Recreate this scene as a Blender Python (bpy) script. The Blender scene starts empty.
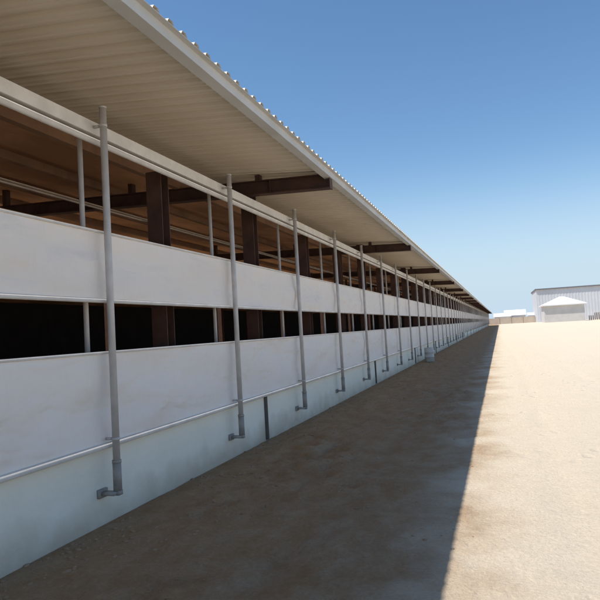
import bpy, math, random
from mathutils import Vector, Matrix, noise
random.seed(4)
S=bpy.context.scene
COL=S.collection
S.view_settings.view_transform='Standard'; S.view_settings.look='None'; S.view_settings.exposure=0

# ---------------- helpers ----------------
def mat(name,c1,c2=None,scale=3,rough=.8,metal=0,bump=0,bscale=40,detail=6,stretch=None,fac=(.35,.65),extra=None,spec=.3):
    m=bpy.data.materials.new(name); m.use_nodes=True
    nt=m.node_tree; N=nt.nodes; L=nt.links
    b=N['Principled BSDF']; b.inputs['Roughness'].default_value=rough; b.inputs['Metallic'].default_value=metal
    b.inputs['Specular IOR Level'].default_value=spec
    tc=N.new('ShaderNodeTexCoord'); mp=N.new('ShaderNodeMapping'); L.new(tc.outputs['Object'],mp.inputs[0])
    if stretch: mp.inputs['Scale'].default_value=stretch
    src=None
    if c2:
        n=N.new('ShaderNodeTexNoise'); n.inputs['Scale'].default_value=scale; n.inputs['Detail'].default_value=detail
        n.inputs['Roughness'].default_value=.6
        L.new(mp.outputs[0],n.inputs[0])
        mr=N.new('ShaderNodeMapRange'); mr.inputs[1].default_value=fac[0]; mr.inputs[2].default_value=fac[1]
        L.new(n.outputs[0],mr.inputs[0])
        mx=N.new('ShaderNodeMix'); mx.data_type='RGBA'; mx.inputs[6].default_value=(*c1,1); mx.inputs[7].default_value=(*c2,1)
        L.new(mr.outputs[0],mx.inputs[0]); src=mx.outputs[2]
        L.new(src,b.inputs['Base Color'])
    else: b.inputs['Base Color'].default_value=(*c1,1)
    if bump:
        n2=N.new('ShaderNodeTexNoise'); n2.inputs['Scale'].default_value=bscale; n2.inputs['Detail'].default_value=6
        L.new(mp.outputs[0],n2.inputs[0]) 
        bp=N.new('ShaderNodeBump'); bp.inputs['Strength'].default_value=1; bp.inputs['Distance'].default_value=bump
        L.new(n2.outputs[0],bp.inputs['Height']); L.new(bp.outputs[0],b.inputs['Normal'])
    if extra: extra(nt,b,src,tc)
    return m
def obj(name,V,F,m,parent=None,smooth=False,loc=None,**kw):
    me=bpy.data.meshes.new(name); me.from_pydata(V,[],F); me.update()
    if m: me.materials.append(m)
    if smooth:
        for p in me.polygons: p.use_smooth=True
    o=bpy.data.objects.new(name,me); COL.objects.link(o)
    if parent: o.parent=parent
    if loc: o.location=loc
    for k,v in kw.items(): o[k]=v
    return o
def empty(name,loc=(0,0,0),**kw):
    o=bpy.data.objects.new(name,None); COL.objects.link(o); o.location=loc; o.empty_display_size=.3
    for k,v in kw.items(): o[k]=v
    return o
class B:
    def __init__(s): s.V=[]; s.F=[]
    def box(s,x0,x1,y0,y1,z0,z1):
        n=len(s.V); s.V+=[(x,y,z) for z in(z0,z1) for y in(y0,y1) for x in(x0,x1)]
        s.F+=[(n,n+2,n+3,n+1),(n+4,n+5,n+7,n+6),(n,n+1,n+5,n+4),(n+2,n+6,n+7,n+3),(n,n+4,n+6,n+2),(n+1,n+3,n+7,n+5)]
        return s
    def sbox(s,xa,xb,y0,y1,za0,za1,zb0,zb1): # sloped in x
        n=len(s.V); s.V+=[(xa,y0,za0),(xb,y0,zb0),(xb,y1,zb0),(xa,y1,za0),(xa,y0,za1),(xb,y0,zb1),(xb,y1,zb1),(xa,y1,za1)]
        s.F+=[(n,n+3,n+2,n+1),(n+4,n+5,n+6,n+7),(n,n+1,n+5,n+4),(n+1,n+2,n+6,n+5),(n+2,n+3,n+7,n+6),(n+3,n,n+4,n+7)]
        return s
    def cyl(s,p,q,r,seg=12,r2=None):
        p=Vector(p);q=Vector(q);d=(q-p).normalized()
        a=d.orthogonal().normalized(); b=d.cross(a); n=len(s.V); r2=r if r2 is None else r2
        for c,rr in((p,r),(q,r2)):
            for i in range(seg):
                t=2*math.pi*i/seg; v=c+a*math.cos(t)*rr+b*math.sin(t)*rr; s.V.append(tuple(v))
        for i in range(seg):
            j=(i+1)%seg; s.F.append((n+i,n+j,n+seg+j,n+seg+i))
        s.F.append(tuple(n+i for i in range(seg))[::-1]); s.F.append(tuple(n+seg+i for i in range(seg)))
        return s
    def make(s,name,m,parent=None,smooth=False,**kw):
        o=obj(name,s.V,s.F,m,parent,**kw)
        if smooth:
            for p in o.data.polygons:
                p.use_smooth=len(p.vertices)==4
        return o
def fb(p,o=4): return noise.fractal(Vector(p),1.0,2.0,o)

# ---------------- camera ----------------
f=600
Yc=Vector((200/f,-20/f,-1)).normalized()
up=Vector((-.057,1,-.0523)); up=(up-Yc*up.dot(Yc)).normalized()
Xc=Yc.cross(up).normalized()
R=Matrix((Xc,Yc,up))
cam=bpy.data.cameras.new('camera'); co=bpy.data.objects.new('camera',cam); COL.objects.link(co)
co.matrix_world=Matrix.Translation((0,0,1.6))@R.to_4x4()
cam.sensor_width=36; cam.lens=36*f/600; cam.clip_end=9000; cam.clip_start=.05
S.camera=co

# ---------------- light ----------------
sd=Vector((-.438,-.30,1)).normalized()
sun=bpy.data.lights.new('sun','SUN'); sun.energy=5.0; sun.angle=math.radians(.53); sun.color=(1,.95,.865)
so=bpy.data.objects.new('sun',sun); COL.objects.link(so); so.rotation_euler=sd.to_track_quat('Z','Y').to_euler()
w=bpy.data.worlds.new('World'); S.world=w; w.use_nodes=True
nt=w.node_tree; N=nt.nodes; L=nt.links
sky=N.new('ShaderNodeTexSky'); sky.sky_type='NISHITA'; sky.sun_disc=False
sky.sun_elevation=math.asin(sd.z); sky.sun_rotation=math.atan2(sd.x,sd.y)%(2*math.pi)
sky.air_density=1.0; sky.dust_density=.2; sky.ozone_density=1.6; sky.altitude=0
bg=N['Background']; bg.inputs[1].default_value=.15
hs=N.new('ShaderNodeHueSaturation'); hs.inputs['Saturation'].default_value=1.15; hs.inputs['Hue'].default_value=.497
# pale blue haze band along the horizon (by true elevation)
tc=N.new('ShaderNodeTexCoord'); sp=N.new('ShaderNodeSeparateXYZ'); L.new(tc.outputs['Generated'],sp.inputs[0])
mr=N.new('ShaderNodeMapRange'); mr.interpolation_type='SMOOTHERSTEP'; mr.inputs[1].default_value=-.02; mr.inputs[2].default_value=.30; mr.inputs[3].default_value=1; mr.inputs[4].default_value=0
L.new(sp.outputs[2],mr.inputs[0])
mx=N.new('ShaderNodeMix'); mx.data_type='RGBA'; mx.inputs[7].default_value=(3.8,4.8,5.7,1)
L.new(sky.outputs[0],hs.inputs['Color'])
L.new(mr.outputs[0],mx.inputs[0]); L.new(hs.outputs[0],mx.inputs[6]); L.new(mx.outputs[2],bg.inputs[0])

# ---------------- materials ----------------
def sand_extra(nt,b,src,tc):
    N=nt.nodes;L=nt.links
    def nz(scale,det,lo,hi,a,c,rough=.6,sc=None):
        n=N.new('ShaderNodeTexNoise'); n.inputs['Scale'].default_value=scale; n.inputs['Detail'].default_value=det; n.inputs['Roughness'].default_value=rough
        if sc:
            m=N.new('ShaderNodeMapping'); m.inputs['Scale'].default_value=sc; L.new(tc.outputs['Object'],m.inputs[0]); L.new(m.outputs[0],n.inputs[0])
        else: L.new(tc.outputs['Object'],n.inputs[0])
        r=N.new('ShaderNodeMapRange'); r.inputs[1].default_value=lo; r.inputs[2].default_value=hi; r.inputs[3].default_value=a; r.inputs[4].default_value=c
        L.new(n.outputs[0],r.inputs[0]); return r.outputs[0]
    def op(o,a,c):
        m=N.new('ShaderNodeMath'); m.operation=o
        for i,v in enumerate((a,c)):
            if isinstance(v,(int,float)): m.inputs[i].default_value=v
            else: L.new(v,m.inputs[i])
        return m.outputs[0]
    v=op('MULTIPLY',nz(38,6,.3,.7,.82,1.12,.8),nz(6,7,.36,.64,.96,1.03,.75))
    vm=N.new('ShaderNodeVectorMath'); vm.operation='SCALE'; L.new(src,vm.inputs[0]); L.new(v,vm.inputs['Scale'])
    # eave shade painted into the sand colour, browner beside barn; also masks rough soil
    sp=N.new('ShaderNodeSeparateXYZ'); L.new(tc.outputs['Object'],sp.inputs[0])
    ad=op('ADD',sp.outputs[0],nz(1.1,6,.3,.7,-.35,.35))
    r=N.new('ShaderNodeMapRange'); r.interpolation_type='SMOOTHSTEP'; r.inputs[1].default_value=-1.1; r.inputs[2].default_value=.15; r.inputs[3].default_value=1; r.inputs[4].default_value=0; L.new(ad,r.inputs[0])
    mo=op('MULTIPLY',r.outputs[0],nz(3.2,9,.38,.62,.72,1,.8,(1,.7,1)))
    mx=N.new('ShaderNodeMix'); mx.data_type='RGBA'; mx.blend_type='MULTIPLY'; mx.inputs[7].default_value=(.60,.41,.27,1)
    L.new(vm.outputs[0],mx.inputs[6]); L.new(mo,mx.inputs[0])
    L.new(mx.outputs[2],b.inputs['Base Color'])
    g=op('MULTIPLY',nz(16,8,.2,.8,0,1,.75),.42)
    vo=N.new('ShaderNodeTexVoronoi'); vo.feature='SMOOTH_F1'; vo.inputs['Scale'].default_value=2.3; vo.inputs['Smoothness'].default_value=.3
    mp=N.new('ShaderNodeMapping'); mp.inputs['Scale'].default_value=(1.5,1,1); L.new(tc.outputs['Object'],mp.inputs[0])
    nd=N.new('ShaderNodeTexNoise'); nd.inputs['Scale'].default_value=3; L.new(tc.outputs['Object'],nd.inputs[0])
    va=N.new('ShaderNodeVectorMath'); va.operation='MULTIPLY_ADD'; va.inputs[1].default_value=(.35,.35,.35); L.new(nd.outputs['Color'],va.inputs[0]); L.new(mp.outputs[0],va.inputs[2]); L.new(va.outputs[0],vo.inputs['Vector'])
    dr=N.new('ShaderNodeMapRange'); dr.inputs[1].default_value=.08; dr.inputs[2].default_value=.24; dr.inputs[3].default_value=-.6; dr.inputs[4].default_value=0; L.new(vo.outputs['Distance'],dr.inputs[0])
    dm=op('MULTIPLY',dr.outputs[0],nz(.35,2,.44,.54,0,1))
    h=op('ADD',g,dm)
    h=op('ADD',h,op('MULTIPLY',op('MULTIPLY',nz(7,9,.25,.75,0,1,.68),r.outputs[0]),1.1))
    bp=N.new('ShaderNodeBump'); bp.inputs['Distance'].default_value=.05; bp.inputs['Strength'].default_value=.8
    L.new(h,bp.inputs['Height']); L.new(bp.outputs[0],b.inputs['Normal'])
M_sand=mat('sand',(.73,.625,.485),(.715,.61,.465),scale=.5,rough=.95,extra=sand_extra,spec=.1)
def fabric_extra(nt,b,src,tc):
    N=nt.nodes;L=nt.links
    def nn(scale,sc,rot=0,det=2.5):
        wv=N.new('ShaderNodeTexNoise'); wv.inputs['Scale'].default_value=scale; wv.inputs['Detail'].default_value=det; wv.inputs['Distortion'].default_value=.3
        mp=N.new('ShaderNodeMapping'); mp.inputs['Scale'].default_value=sc; mp.inputs['Rotation'].default_value=(rot,0,0)
        L.new(tc.outputs['Object'],mp.inputs[0]); L.new(mp.outputs[0],wv.inputs[0]); return wv.outputs[0]
    a=nn(2.0,(1,.7,2.0),.3); c=nn(4.5,(1,1.6,.5),-.1)
    m=N.new('ShaderNodeMath'); m.operation='MULTIPLY_ADD'; m.inputs[1].default_value=.35; L.new(c,m.inputs[0]); L.new(a,m.inputs[2])
    bp=N.new('ShaderNodeBump'); bp.inputs['Distance'].default_value=.10; bp.inputs['Strength'].default_value=.65
    L.new(m.outputs[0],bp.inputs['Height']); L.new(bp.outputs[0],b.inputs['Normal'])
    d=nn(1.3,(1,.9,1.8),.15,8)
    r=N.new('ShaderNodeMapRange'); r.inputs[1].default_value=.5; r.inputs[2].default_value=.8; r.inputs[3].default_value=0; r.inputs[4].default_value=.16; L.new(d,r.inputs[0])
    mx=N.new('ShaderNodeMix'); mx.data_type='RGBA'; mx.blend_type='MULTIPLY'; mx.inputs[7].default_value=(.78,.68,.58,1)
    L.new(r.outputs[0],mx.inputs[0]); L.new(src,mx.inputs[6]); L.new(mx.outputs[2],b.inputs['Base Color'])
M_fab=mat('curtain_fabric',(.88,.815,.76),(.86,.795,.74),scale=.9,rough=.8,detail=5,extra=fabric_extra)
def wall_extra(nt,b,src,tc):
    N=nt.nodes;L=nt.links
    sp=N.new('ShaderNodeSeparateXYZ'); L.new(tc.outputs['Object'],sp.inputs[0])
    n=N.new('ShaderNodeTexNoise'); n.inputs['Scale'].default_value=2.5; n.inputs['Detail'].default_value=8; L.new(tc.outputs['Object'],n.inputs[0])
    ad=N.new('ShaderNodeMath'); ad.operation='MULTIPLY_ADD'; ad.inputs[1].default_value=-.5; L.new(n.outputs[0],ad.inputs[0]); L.new(sp.outputs[2],ad.inputs[2])
    mr=N.new('ShaderNodeMapRange'); mr.inputs[1].default_value=-.24; mr.inputs[2].default_value=.08; mr.inputs[3].default_value=.8; mr.inputs[4].default_value=0
    L.new(ad.outputs[0],mr.inputs[0])
    mx=N.new('ShaderNodeMix'); mx.data_type='RGBA'; mx.inputs[7].default_value=(.58,.47,.35,1); L.new(src,mx.inputs[6]); L.new(mr.outputs[0],mx.inputs[0])
    L.new(mx.outputs[2],b.inputs['Base Color'])
M_wall=mat('painted_wall',(.92,.885,.775),(.86,.825,.715),scale=1.4,rough=.75,bump=.006,bscale=25,extra=wall_extra)
M_pipe=mat('galvanised_pipe',(.62,.59,.57),(.52,.49,.47),scale=6,rough=.5,metal=.1)
M_line=mat('dull_pipe',(.30,.22,.16),(.22,.16,.12),scale=6,rough=.6)
M_hem=mat('pale_hem_pipe',(.78,.74,.70),(.66,.62,.58),scale=5,rough=.5)
M_grey=mat('grey_steel',(.40,.37,.34),(.29,.27,.25),scale=9,rough=.6)
M_strip=mat('dark_strip',(.15,.13,.115),(.10,.09,.08),scale=9,rough=.6)
M_steel=mat('red_oxide_steel',(.10,.05,.037),(.06,.033,.026),scale=4,rough=.65)
M_roof=mat('roof_sheet',(.80,.71,.57),(.73,.64,.51),scale=.7,rough=.5,stretch=(.3,1,1))
M_trim=mat('eave_trim',(.58,.57,.55),(.50,.49,.47),scale=2,rough=.5)
M_ceil=mat('brown_ceiling',(.84,.47,.24),(.36,.19,.10),scale=.8,rough=.8,stretch=(.5,.3,1),fac=(.38,.6))
M_purl=mat('brown_purlin',(.30,.17,.10),(.2,.115,.07),scale=2,rough=.8)
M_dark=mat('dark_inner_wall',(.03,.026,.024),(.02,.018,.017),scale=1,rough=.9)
M_floor=mat('barn_floor',(.50,.38,.27),(.40,.30,.21),scale=1,rough=.95)

# ---------------- ground ----------------
def axis(a,b,c,step,grow):
    v=[];x=a
    while x<b: v.append(x); x+=step
    s=step
    while x<c: v.append(x); s*=grow; x+=s
    v.append(c); return v
xs=[-4.2+.055*i for i in range(62)]; xs+= axis(xs[-1]+.08,9,4000,.11,1.12); neg=[];x=-4.2;s=.3
while x>-4000: x-=s; s*=1.35; neg.append(x)
xs=neg[::-1]+xs
ys=[]; y=-4;s=.3
while y<4000:
    ys.append(y)
    if y>1.5 and y<12: s=.065
    elif y>=12: s*=1.018 if y<60 else 1.08
    y+=s
neg=[];y=-4;s=.5
while y>-4000: y-=s; s*=1.5; neg.append(y)
ys=neg[::-1]+ys
V=[];F=[]
def gz(x,y):
    d=math.hypot(x,y)
    fade=max(0,1-d/160)
    if fade<=0: return 0
    nw=min(1,max(.12,(x+3.5)/1.0))
    z=(.010*fb((x*.5,y*.35,0),2)+.007*fb((x*2.1,y*1.6,5),3))*fade*nw
    if x<3:
        ch=max(0,fb((x*.6,y*.4,31),2)+(.4 if x<-2.0 else .2))
        amp=.10*min(1,max(.18,(.0-x)/1.0))
        z+=amp*ch*fb((x*4.2,y*3.8,15),4)*fade*nw
        z+=.10*max(0,fb((x*.9,y*.6,77),4)-.05)*max(0,min(1,(-1.7-x)/.8))*max(0,min(1,(x+3.4)/.5))*fade
    if -2.5<x<60:
        for c,dd in((-1.3,.03),(.25,.02),(1.9,.017),(3.6,.017),(6.2,.012),(7.9,.012)):
            cc=c+.3*math.sin(y*.07+c)
            z-=dd*math.exp(-((x-cc)/.12)**2)*fade*(.4+1.0*max(0,fb((x,y*.5,c),3)+.3))
    return z
for yy in ys:
    for xx in xs: V.append((xx,yy,gz(xx,yy)))
nx=len(xs)
for j in range(len(ys)-1):
    for i in range(nx-1):
        a=j*nx+i; F.append((a,a+1,a+nx+1,a+nx))
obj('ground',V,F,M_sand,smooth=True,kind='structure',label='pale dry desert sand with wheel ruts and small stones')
# loose clods
M_clod=mat('clod',(.40,.26,.165),(.32,.20,.125),scale=8,rough=.95)
V=[];F=[]
ico=[(0,0,1),(.89,0,.45),(.28,.85,.45),(-.72,.53,.45),(-.72,-.53,.45),(.28,-.85,.45),(.72,.53,-.45),(-.28,.85,-.45),(-.89,0,-.45),(-.28,-.85,-.45),(.72,-.53,-.45)]
icf=[(0,1,2),(0,2,3),(0,3,4),(0,4,5),(0,5,1),(1,6,2),(2,7,3),(3,8,4),(4,9,5),(5,10,1),(2,6,7),(3,7,8),(4,8,9),(5,9,10),(1,10,6)]
cnt=0
while cnt<4500:
    y=random.uniform(1.5,14) if random.random()<.6 else random.uniform(14,50)
    x=-3.42+random.expovariate(1.3)
    if x>-.3 or fb((x*1.3,y*.9,44),3)<-.12: continue
    r=.003+.016*random.random()**4
    if x<-2.6: r*=1.3
    z=gz(x,y); n=len(V); ph=random.random()*6
    c,s_=math.cos(ph),math.sin(ph); fl=random.uniform(.4,.8); el=random.uniform(1,1.6)
    for a,b_,d in ico:
        k=r*random.uniform(.65,1.3); V.append((x+(a*c*el-b_*s_)*k,y+(a*s_*el+b_*c)*k,z+d*k*fl))
    F+=[tuple(n+q for q in t) for t in icf]; cnt+=1
obj('loose_clods',V,F,M_clod,smooth=True,kind='stuff',label='small clods and stones strewn on the sand by the wall',category='stones')

# ---------------- barn ----------------
Y0,Y1=-9,200
WX=-3.43; SL=.09; EX=-2.2; EZ=3.93
def rz(x): return EZ+SL*(EX-x)
def rz2(x): return rz(-13.5)+SL*(x+13.5)
barn=empty('livestock_barn',(WX,0,0),label='very long whitish livestock barn with roll-up curtains on sand',category='barn')
def P(o):
    o.parent=barn; o.matrix_parent_inverse=Matrix.Translation((-WX,0,0)); return o
b=B(); b.box(WX-.2,WX,Y0,Y1,-.4,.80); P(b.make('low_wall',M_wall,label='low painted base wall, pale and dusty at the foot'))
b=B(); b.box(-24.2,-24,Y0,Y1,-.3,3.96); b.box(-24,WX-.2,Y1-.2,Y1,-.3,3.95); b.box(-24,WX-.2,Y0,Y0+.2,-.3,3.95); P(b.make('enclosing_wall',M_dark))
b=B(); b.box(-24,WX-.2,Y0,Y1,-.2,.12); P(b.make('floor',M_floor))

def curtain(name,z0,z1,x,seed,amp):
    ys=[];y=Y0;s=.06
    while y<Y1:
        ys.append(y)
        if y>12: s=min(s*1.02,1.2)
        y+=s
    ys.append(Y1); nz=19;V=[];F=[]
    for y in ys:
        fade=max(.15,1-max(0,y)/70)
        for k in range(nz):
            t=k/(nz-1); z=z0+(z1-z0)*t
            bul=math.sin(math.pi*t)**.7
            dx=amp*bul*(.5*fb((y*.5,z*1.6,seed),2)+.4*fb((y*.35+z*1.3,z*.5-y*.12,seed+4),2)+.26*fb((y*1.8-z*1.5,z*1.2,seed+9),2))*fade
            dx+= .013*math.sin(y*6.3+3*fb((y*.8,z*.3,seed),2))*(t**2)*fade*bul*(.5+.5*fb((y*.3,0,seed+3),2))
            V.append((x+dx,y,z))
    for j in range(len(ys)-1):
        for k in range(nz-1):
            a=j*nz+k; F.append((a,a+nz,a+nz+1,a+1))
    o=obj(name,V,F,M_fab,smooth=True); return P(o)
cx=WX+.05
c1=curtain('upper_curtain',1.975,2.60,cx,1,.13); c1['label']='upper roll-up curtain of wrinkled whitish fabric'
c2=curtain('lower_curtain',.70,1.51,cx,7,.14); c2['label']='lower roll-up curtain of wrinkled whitish fabric'
for z,r,nm in((1.975,.020,'curtain_hem_pipe'),(2.60,.012,'curtain_hem_pipe'),(1.51,.013,'curtain_hem_pipe'),(.69,.027,'curtain_roller_pipe')):
    b=B(); b.cyl((cx+.008,Y0,z),(cx+.008,Y1,z),r,10); P(b.make(nm,M_hem,smooth=True))
b=B(); b.box(WX-.06,WX+.03,Y0,Y1,3.515,3.60); b.box(WX+.03,WX+.045,Y0,Y1,3.50,3.615); P(b.make('top_rail',M_hem))
b=B(); b.cyl((WX+.0,Y0,3.455),(WX+.0,Y1,3.455),.030,10); P(b.make('top_roller_pipe',M_hem,smooth=True))
for X,Z,r in((-3.95,3.02,.009),(-4.6,3.28,.014),(-6.2,3.45,.02)):
    b=B(); b.cyl((X,Y0+.3,Z),(X,Y1-.3,Z),r,8); P(b.make('service_line',M_line,smooth=True))
def corr(name,xa,xb,zf,m,per=.2,h=.03,y0=Y0-.3,y1=Y1+.3,lift=0):
    V=[];F=[];y=y0
    prof=[(0,0),(.22,0),(.27,-.4),(.32,0),(.50,0),(.60,1),(.88,1),(.97,0)]
    pts=[]
    while y<y1:
        for a,b_ in prof: pts.append((y+a*per,b_*h))
        y+=per
    for yy,hh in pts:
        V.append((xa,yy,zf(xa)+hh+lift)); V.append((xb,yy,zf(xb)+hh+lift))
    for i in range(len(pts)-1): F.append((2*i,2*i+2,2*i+3,2*i+1))
    return P(obj(name,V,F,m))
corr('roof_sheet',EX+.045,-12.6,rz,M_roof)
corr('roof_sheet',-14.4,-24.8,rz2,M_roof)  # open ridge gap added out of view so sun bounces onto the ceiling
b=B(); b.box(EX-.012,EX+.012,Y0-.3,Y1+.3,EZ-.115,EZ-.026); b.box(EX-.10,EX-.012,Y0-.3,Y1+.3,EZ-.115,EZ-.10); b.box(EX-.012,EX+.060,Y0-.3,Y1+.3,EZ-.026,EZ-.020)  # last box: outer lip added to straighten the ribbed eave's shadow edge
P(b.make('eave_trim',M_trim))
b=B(); b.sbox(-4.5,-12.6,Y0+.3,Y1-.3,rz(-4.5)-.06,rz(-4.5)-.03,rz(-12.6)-.06,rz(-12.6)-.03)
b.sbox(-14.4,-24,Y0+.3,Y1-.3,rz2(-14.4)-.06,rz2(-14.4)-.03,rz2(-24)-.06,rz2(-24)-.03)
P(b.make('ceiling_lining',M_ceil))
x=-4.7
while x>-12.6:
    b=B(); zt=rz(x)-.065; b.box(x-.025,x+.025,Y0+.3,Y1-.3,zt-.12,zt); b.box(x-.07,x-.025,Y0+.3,Y1-.3,zt-.12,zt-.11)
    P(b.make('purlin',M_purl)); x-=1.35

# columns
BS=8.325
def col_mesh(z1):
    bb=B()
    bb.box(-.10,.10,-.085,-.073,0,z1); bb.box(-.10,.10,.073,.085,0,z1); bb.box(-.006,.006,-.073,.073,0,z1); return bb
pa=pb_=None
for i in range(-4,80):
    y=8.98+BS/3*i
    if y<Y0+.5 or y>Y1-.5: continue
    if i%3==0:
        if pa is None: pa=col_mesh(rz(-3.75)-.03).make('column',M_steel); o=pa
        else: o=pa.copy(); COL.objects.link(o)
    else:
        if pb_ is None: pb_=col_mesh(3.58).make('column',M_steel); o=pb_
        else: o=pb_.copy(); COL.objects.link(o)
    o.location=(-3.76,y,0); P(o)
tb=lambda x:rz(EX)-.02+.04*(EX-x)
pb=None
for i in range(-1,27):
    y=8.45+BS*i
    if y>Y1-.5 or y<Y0+1: continue
    if pb is None:
        bb=B()
        xa,xb=EX-.02,-12.5
        t=tb
        def sb(y0,y1,o0,o1,xa=xa,xb=xb): bb.sbox(xa,xb,y0,y1,t(xa)-o0,t(xa)-o1,t(xb)-o0,t(xb)-o1)
        sb(-.07,.07,.215,.20); sb(-.07,.07,.015,.0); sb(-.006,.006,.20,.015)
        bb.box(xa,xa+.012,-.07,.07,t(xa)-.22,t(xa))
        for X in(-3.15,-5.2,-7.5): bb.box(X-.006,X+.006,-.066,.066,t(X)-.199,t(X)-.016)
        for X in(-3.35,-5.6,-8.2,-11): bb.box(X-.04,X+.04,-.05,.05,t(X)+.001,rz(X)+.012)
        pb=bb.make('roof_beam',M_steel); o=pb
    else: o=pb.copy(); COL.objects.link(o)
    o.location=(0,y,-.03); P(o)
pc=None
for i in range(0,27):
    y=8.45+BS*i
    if y>Y1-1: break
    if pc is None:
        zt=tb(-12.2)-.03-.218
        bb=B(); bb.box(-.1,.1,-.1,-.088,.1,zt); bb.box(-.1,.1,.088,.1,.1,zt); bb.box(-.006,.006,-.088,.088,.1,zt)
        pc=bb.make('ridge_column',M_steel); o=pc
    else: o=pc.copy(); COL.objects.link(o)
    o.location=(-12.2,y,0); P(o)
pp=None; gp=None; gb=None; gs=None
SP=2.67
for i in range(-4,83):
    y=4.54+SP*i
    if y<Y0+.5 or y>Y1-.5: continue
    if pp is None:
        bb=B(); bb.cyl((0,0,.7),(0,0,3.62),.024,10); pp=bb.make('inner_post',M_pipe,smooth=True); o=pp
    else: o=pp.copy(); COL.objects.link(o)
    o.location=(-3.66,y+.15,0); P(o)
    if gp is None:
        bb=B(); bb.cyl((0,0,.56),(0,0,3.72),.032,14); bb.cyl((0,0,3.72),(0,0,3.735),.035,14); gp=bb.make('guide_pole',M_pipe,smooth=True); o=gp
    else: o=gp.copy(); COL.objects.link(o)
    o.location=(WX+.15,y,0); P(o)
    pole=o
    if y<60:
        if gb is None:
            bb=B(); bb.cyl((0,0,.30),(0,0,.54),.038,14); bb.cyl((0,0,.54),(0,0,.565),.041,14)
            bb.box(-.12,.012,-.075,-.0,.270,.298); bb.box(-.148,-.12,-.095,.02,.245,.32); bb.box(-.03,.03,-.03,.03,.262,.302)
            gb=bb.make('winch_foot',M_grey,smooth=True); q=gb
        else:
            q=gb.copy(); COL.objects.link(q)
        q.parent=pole
        if y<22:
            for z in(.75,3.56):
                if gs is None:
                    bb=B(); bb.box(-.105,-.03,-.010,.010,-.012,.012); bb.cyl((0,0,-.012),(0,0,.012),.036,14)
                    gs=bb.make('pipe_clamp',M_pipe,smooth=True); q2=gs
                else: q2=gs.copy(); COL.objects.link(q2)
                q2.location=(0,0,z); q2.parent=pole
st=None
for i in range(0,27):
    y=8.42+BS*i
    if y>Y1-1: break
    if st is None:
        bb=B(); bb.box(0,.03,-.035,.035,.02,.67); bb.box(.03,.036,-.012,.012,.02,.67); st=bb.make('wall_strip',M_strip); o=st
    else: o=st.copy(); COL.objects.link(o)
    o.location=(WX+.001,y,0); P(o)

# ---------------- barrel ----------------
M_bar=mat('white_plastic',(.62,.60,.57),(.5,.49,.47),scale=5,rough=.4)
def lathe(prof,seg=24):
    V=[];F=[]
    for r,z in prof:
        for i in range(seg):
            t=2*math.pi*i/seg; V.append((r*math.cos(t),r*math.sin(t),z))
    for k in range(len(prof)-1):
        for i in range(seg):
            j=(i+1)%seg; F.append((k*seg+i,k*seg+j,(k+1)*seg+j,(k+1)*seg+i))
    F.append(tuple(range(seg))[::-1]); F.append(tuple((len(prof)-1)*seg+i for i in range(seg)))
    return V,F
V,F=lathe([(.18,0),(.2,.03),(.2,.2),(.213,.21),(.2,.22),(.2,.4),(.213,.41),(.2,.42),(.2,.57),(.19,.6),(.17,.6),(.165,.57)])
o=obj('barrel',V,F,M_bar,loc=(-2.95,26,0),smooth=True,label='small white plastic drum standing on sand by the barn wall',category='barrel')

# ---------------- far buildings ----------------
M_ware=mat('warehouse_cladding',(.60,.61,.64),(.55,.56,.59),scale=.3,rough=.6)
M_wroof=mat('dark_roof_edge',(.16,.16,.18),None,rough=.6)
M_tan=mat('tan_block',(.50,.43,.35),(.44,.37,.29),scale=.6,rough=.9)
M_beige=mat('pale_render',(.58,.56,.54),(.52,.50,.48),scale=.6,rough=.85)
M_proof=mat('pale_roof_tiles',(.74,.74,.74),(.68,.68,.68),scale=2,rough=.7)
wh=empty('warehouse',(40,232,0),label='large light grey metal-clad warehouse with dark roof edge on sand',category='warehouse')
def PW(o,p): o.parent=p; o.matrix_parent_inverse=Matrix.Translation(-p.location); return o
V=[];F=[]; x=13.0; pts=[]
while x<80:
    pts+= [(x,0),(x+.5,0),(x+.58,.05),(x+.92,.05)]; x+=1.0
for px,dy in pts: V+= [(px,232-dy,-.2),(px,232-dy,11.6)]
for i in range(len(pts)-1): F.append((2*i,2*i+2,2*i+3,2*i+1))
PW(obj('front_wall',V,F,M_ware),wh)
b=B(); b.box(13,80,232.2,262,-.2,11.6); PW(b.make('wall',M_ware),wh)
b=B(); b.box(12.7,80.3,231.4,262.5,11.6,12.0); PW(b.make('roof',M_wroof),wh)
hut=empty('pump_house',(18.6,202,0),label='small pale grey square pump house with pyramid roof on sand',category='pump house')
b=B(); b.box(12.9,24.2,197,209,-.2,5.0); PW(b.make('wall',M_beige),hut)
V=[(12.2,196.2,5.0),(24.9,196.2,5.0),(24.9,209.8,5.0),(12.2,209.8,5.0),(12.2,196.2,5.3),(24.9,196.2,5.3),(24.9,209.8,5.3),(12.2,209.8,5.3),(18.0,202.4,7.8),(19.2,202.4,7.8),(19.2,203.6,7.8),(18.0,203.6,7.8)]
F=[(3,2,1,0),(0,1,5,4),(1,2,6,5),(2,3,7,6),(3,0,4,7),(4,5,9,8),(5,6,10,9),(6,7,11,10),(7,4,8,11),(8,9,10,11)]
PW(obj('roof',V,F,M_proof),hut)
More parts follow.
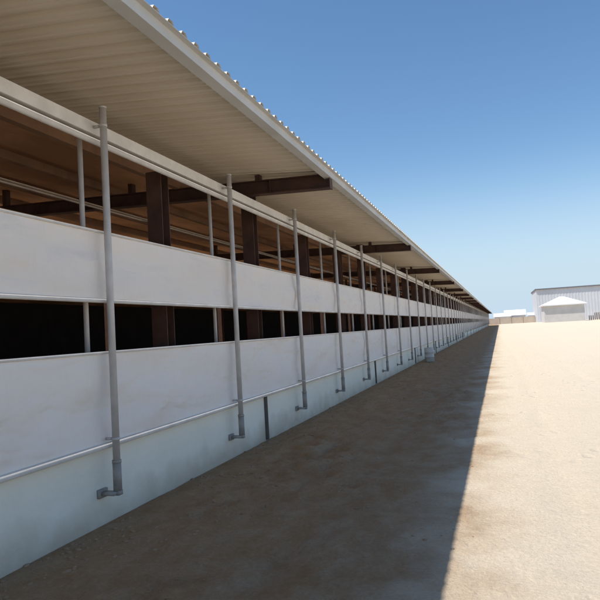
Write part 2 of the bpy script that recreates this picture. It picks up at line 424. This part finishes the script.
bw=empty('boundary_wall',(5,240,0),label='low tan block boundary wall with piers at the yard edge',category='wall')
b=B(); b.box(-30,12.6,240,240.3,-.2,2.3); PW(b.make('wall',M_tan),bw)
for i in range(11):
    b=B(); b.box(-30+i*4.2,-29.6+i*4.2,239.85,240.45,-.2,2.5); b.box(-30.06+i*4.2,-29.54+i*4.2,239.79,240.51,2.5,2.6)
    PW(b.make('pier',M_tan),bw)
def shed(cx_,cy_,wd,dp,hw,hr,lab):
    e=empty('shed',(cx_,cy_,0),label=lab,category='shed')
    x0,x1,y0,y1=cx_-wd/2,cx_+wd/2,cy_-dp/2,cy_+dp/2
    b=B(); b.box(x0,x1,y0,y1,-.2,hw); PW(b.make('wall',M_ware),e)
    x0-=.4;x1+=.4;y0-=.5;y1+=.5
    V=[(x0,y0,hw),(x1,y0,hw),(x1,y1,hw),(x0,y1,hw),(x0,cy_,hr),(x1,cy_,hr)]
    PW(obj('roof',V,[(0,1,5,4),(2,3,4,5),(0,4,3),(1,2,5),(3,2,1,0)],M_proof),e)
shed(1.0,262,6,8,2.9,4.4,'low shed with pale roof behind the boundary wall')
shed(6.2,272,8,9,3.2,5.6,'wider shed with taller pale roof behind the boundary wall')
shed(12.5,256,3.4,6,2.8,3.9,'small shed with pale roof behind the boundary wall')
M_pal=mat('weathered_pallet_wood',(.24,.16,.105),(.16,.105,.07),scale=3,rough=.9)
for k,(X,n,yy) in enumerate(((27.0,9,206.4),(28.6,14,206),(30.3,11,206.8),(31.9,15,206.2),(33.6,8,206.5),(35.2,12,206))):
    b=B()
    for q in range(n):
        z=q*.16; j=random.uniform(-.04,.04)
        for t in(-.6,-.02,.56): b.box(X+t+j,X+t+.1+j,yy-.5,yy+.5,z,z+.115)
        for t in range(6): b.box(X-.62+j,X+.68+j,yy-.5+t*.18,yy-.5+t*.18+.11,z+.115,z+.15)
    b.make('pallet_stack',M_pal,label='stack of weathered brown wooden pallets on sand by the warehouse',category='pallets',group='pallet stacks by the warehouse')
